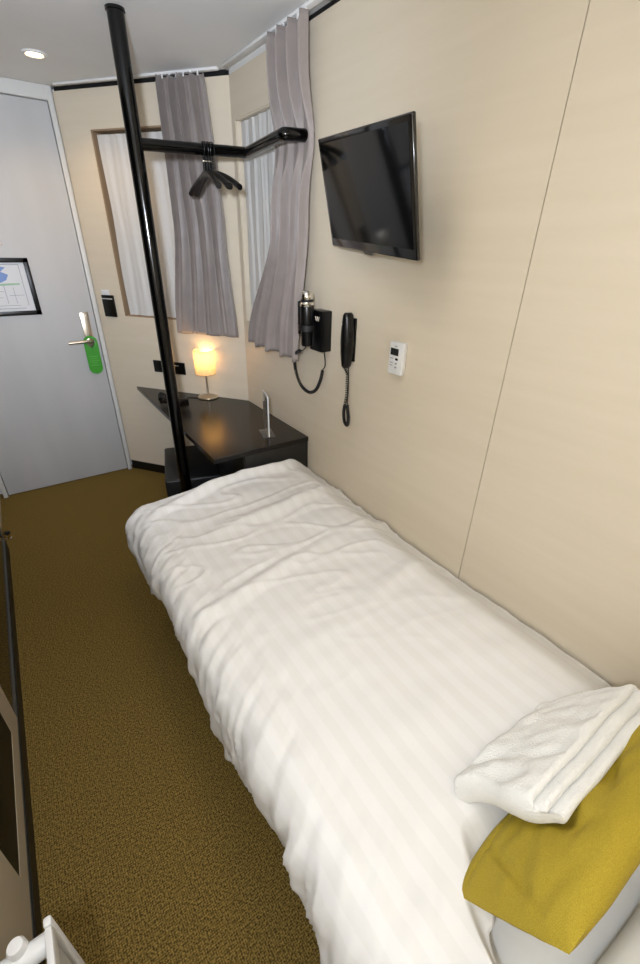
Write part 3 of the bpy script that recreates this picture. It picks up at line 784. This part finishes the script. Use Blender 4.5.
# folded towel
def towel():
    A = Vector((-.576, .172, .503)); C = Vector((-.290, .168, .503)); Dd = Vector((-.150, .076, .576)); Ee = Vector((-.546, .070, .600))
    bm = nb()
    # cross-section: stacked folds, their rounded sides facing the head of the bed
    lay = 3; th = .018
    prof = []                                   # (v, w): v 0 far edge .. 1 near edge, w height
    n = 26
    for k in range(n+1): prof.append((k/n, lay*th, 'top'))
    for l in range(lay)[::-1]:
        for k in range(1, 8):
            a = PI/2-PI*k/8; prof.append((1+.11*(lay-1-l)+.07*math.cos(a), l*th+th/2+th/2*math.sin(a)*.98, 'side'))
        if l: prof.append((1+.11*(lay-1-l)+.012, l*th, 'side'))
    for k in range(n+1)[::-1]: prof.append((k/n*1.2, 0.002, 'bot'))
    for k in range(1, 6):
        a = PI/2*3-PI*k/6; prof.append((.0+.07*math.cos(a)*.8, lay*th/2+lay*th/2*math.sin(a), 'far'))
    nU = 90; rings = []
    for i in range(nU+1):
        u = i/nU; ring = []
        eu = min(1, min(u, 1-u)/.035); taper = math.sqrt(max(0, 1-(1-eu)**2))
        far = A.lerp(C, u); near = Ee.lerp(Dd, u)
        ac = (near-far).normalized(); nrm = (C-A).cross(ac).normalized()
        if nrm.z < 0: nrm = -nrm
        for v, w, k_ in prof:
            vv = v
            p = far+(near-far)*vv
            ww = lay*th/2+(w-lay*th/2)*(.25+.75*taper)
            nz_ = noise.noise(Vector((u*4, v*3, 4)))
            p = p+nrm*(ww+.007*nz_-.012*(4*u*(1-u))*0)
            if k_ == 'top': p = p+nrm*(.006*noise.noise(Vector((u*9, v*5, 14)))-.006*math.exp(-((u-.22-.1*v)/.05)**2))
            p.x += .010*math.sin(v*5)*sst(abs(u-.5), .35, .5)
            p.z += .006*math.sin(PI*u)
            ring.append(bm.verts.new(p))
        rings.append(ring)
    m_ = len(prof)
    for a, b in zip(rings, rings[1:]):
        for k in range(m_): bm.faces.new((a[k], a[(k+1) % m_], b[(k+1) % m_], b[k]))
    bm.faces.new(rings[0][::-1]); bm.faces.new(rings[-1])
    o = obj('towel', bm, M['towel'], loc=(-.40, .13, .53), smooth=60)
    return tag(o, 'folded white terry towel lying over the cushion and duvet', 'towel')
towel()

# ---------------------------------------------------------------- white frame at the lower left
t = thing('folding_frame', (-1.24, .22, 0), 'white plastic frame with round crossbar standing by the left wall', 'stand')
lo = lambda bm: [setattr(v, 'co', v.co-t.location) for v in bm.verts]
bm = nb(); XP = -1.228
for a in ((.424, .438, .004, .502), (.02, .05, .004, .502)): box(bm, (XP-.006, a[0], a[2]), (XP+.006, a[1], a[3]), .004)
box(bm, (XP-.0055, .05, .47), (XP+.0055, .424, .5015), .004); box(bm, (XP-.0055, .05, .03), (XP+.0055, .405, .06), .004)
lo(bm); obj('side_frame', bm, M['white_pl'], t)
bm = nb(); box(bm, (XP-.003, .045, .055), (XP+.003, .41, .475)); lo(bm); obj('side_panel', bm, M['white_pl2'], t)
bm = nb(); tube(bm, [(XP-.004, .414, .478), (-1.33, .414, .478)], .0155, 20); lo(bm); obj('crossbar', bm, M['white_pl'], t)
bm = nb(); tube(bm, [(XP-.004, .06, .478), (-1.33, .06, .478)], .0155, 20); lo(bm); obj('crossbar', bm, M['white_pl'], t)
bm = nb(); lathe(bm, [(0, 0), (.013, 0), (.013, .010), (.0125, .024), (.010, .030), (0, .032)], 24, c=(-1.268, .424, .478)); lo(bm); obj('knob', bm, M['white_pl'], t)
bm = nb(); box(bm, (-1.325, .09, .470), (XP-.012, .392, .476), .002); lo(bm); obj('tray', bm, M['lcd'], t)
for y in (.414, .06):
    bm = nb(); tube(bm, [(-1.318, y, .001), (-1.318, y, .474)], .012, 14); lo(bm); obj('leg', bm, M['white_pl'], t)

# ---------------------------------------------------------------- camera
r = Vector((.82473652, -.56515155, .02033229)); u = Vector((.25704066, .40664448, .87668145)); f = Vector((.50372589, .71780498, -.48064149))
cd = bpy.data.cameras.new('camera'); cam = bpy.data.objects.new('camera', cd); COL.objects.link(cam)
cam.matrix_world = Matrix(((r.x, u.x, -f.x, -1.0423), (r.y, u.y, -f.y, 0), (r.z, u.z, -f.z, 1.4079), (0, 0, 0, 1)))
cd.sensor_fit = 'VERTICAL'; cd.sensor_height = 36; cd.sensor_width = 24; cd.lens = 428.637/964*36; cd.clip_start = .02
S.camera = cam
w = bpy.data.worlds.new('world'); S.world = w; w.use_nodes = True
w.node_tree.nodes['Background'].inputs[0].default_value = (.01, .012, .018, 1); w.node_tree.nodes['Background'].inputs[1].default_value = 1
S.view_settings.view_transform = 'Standard'; S.view_settings.look = 'None'; S.view_settings.gamma = 1
S.view_settings.use_curve_mapping = False; S.view_settings.exposure = .86
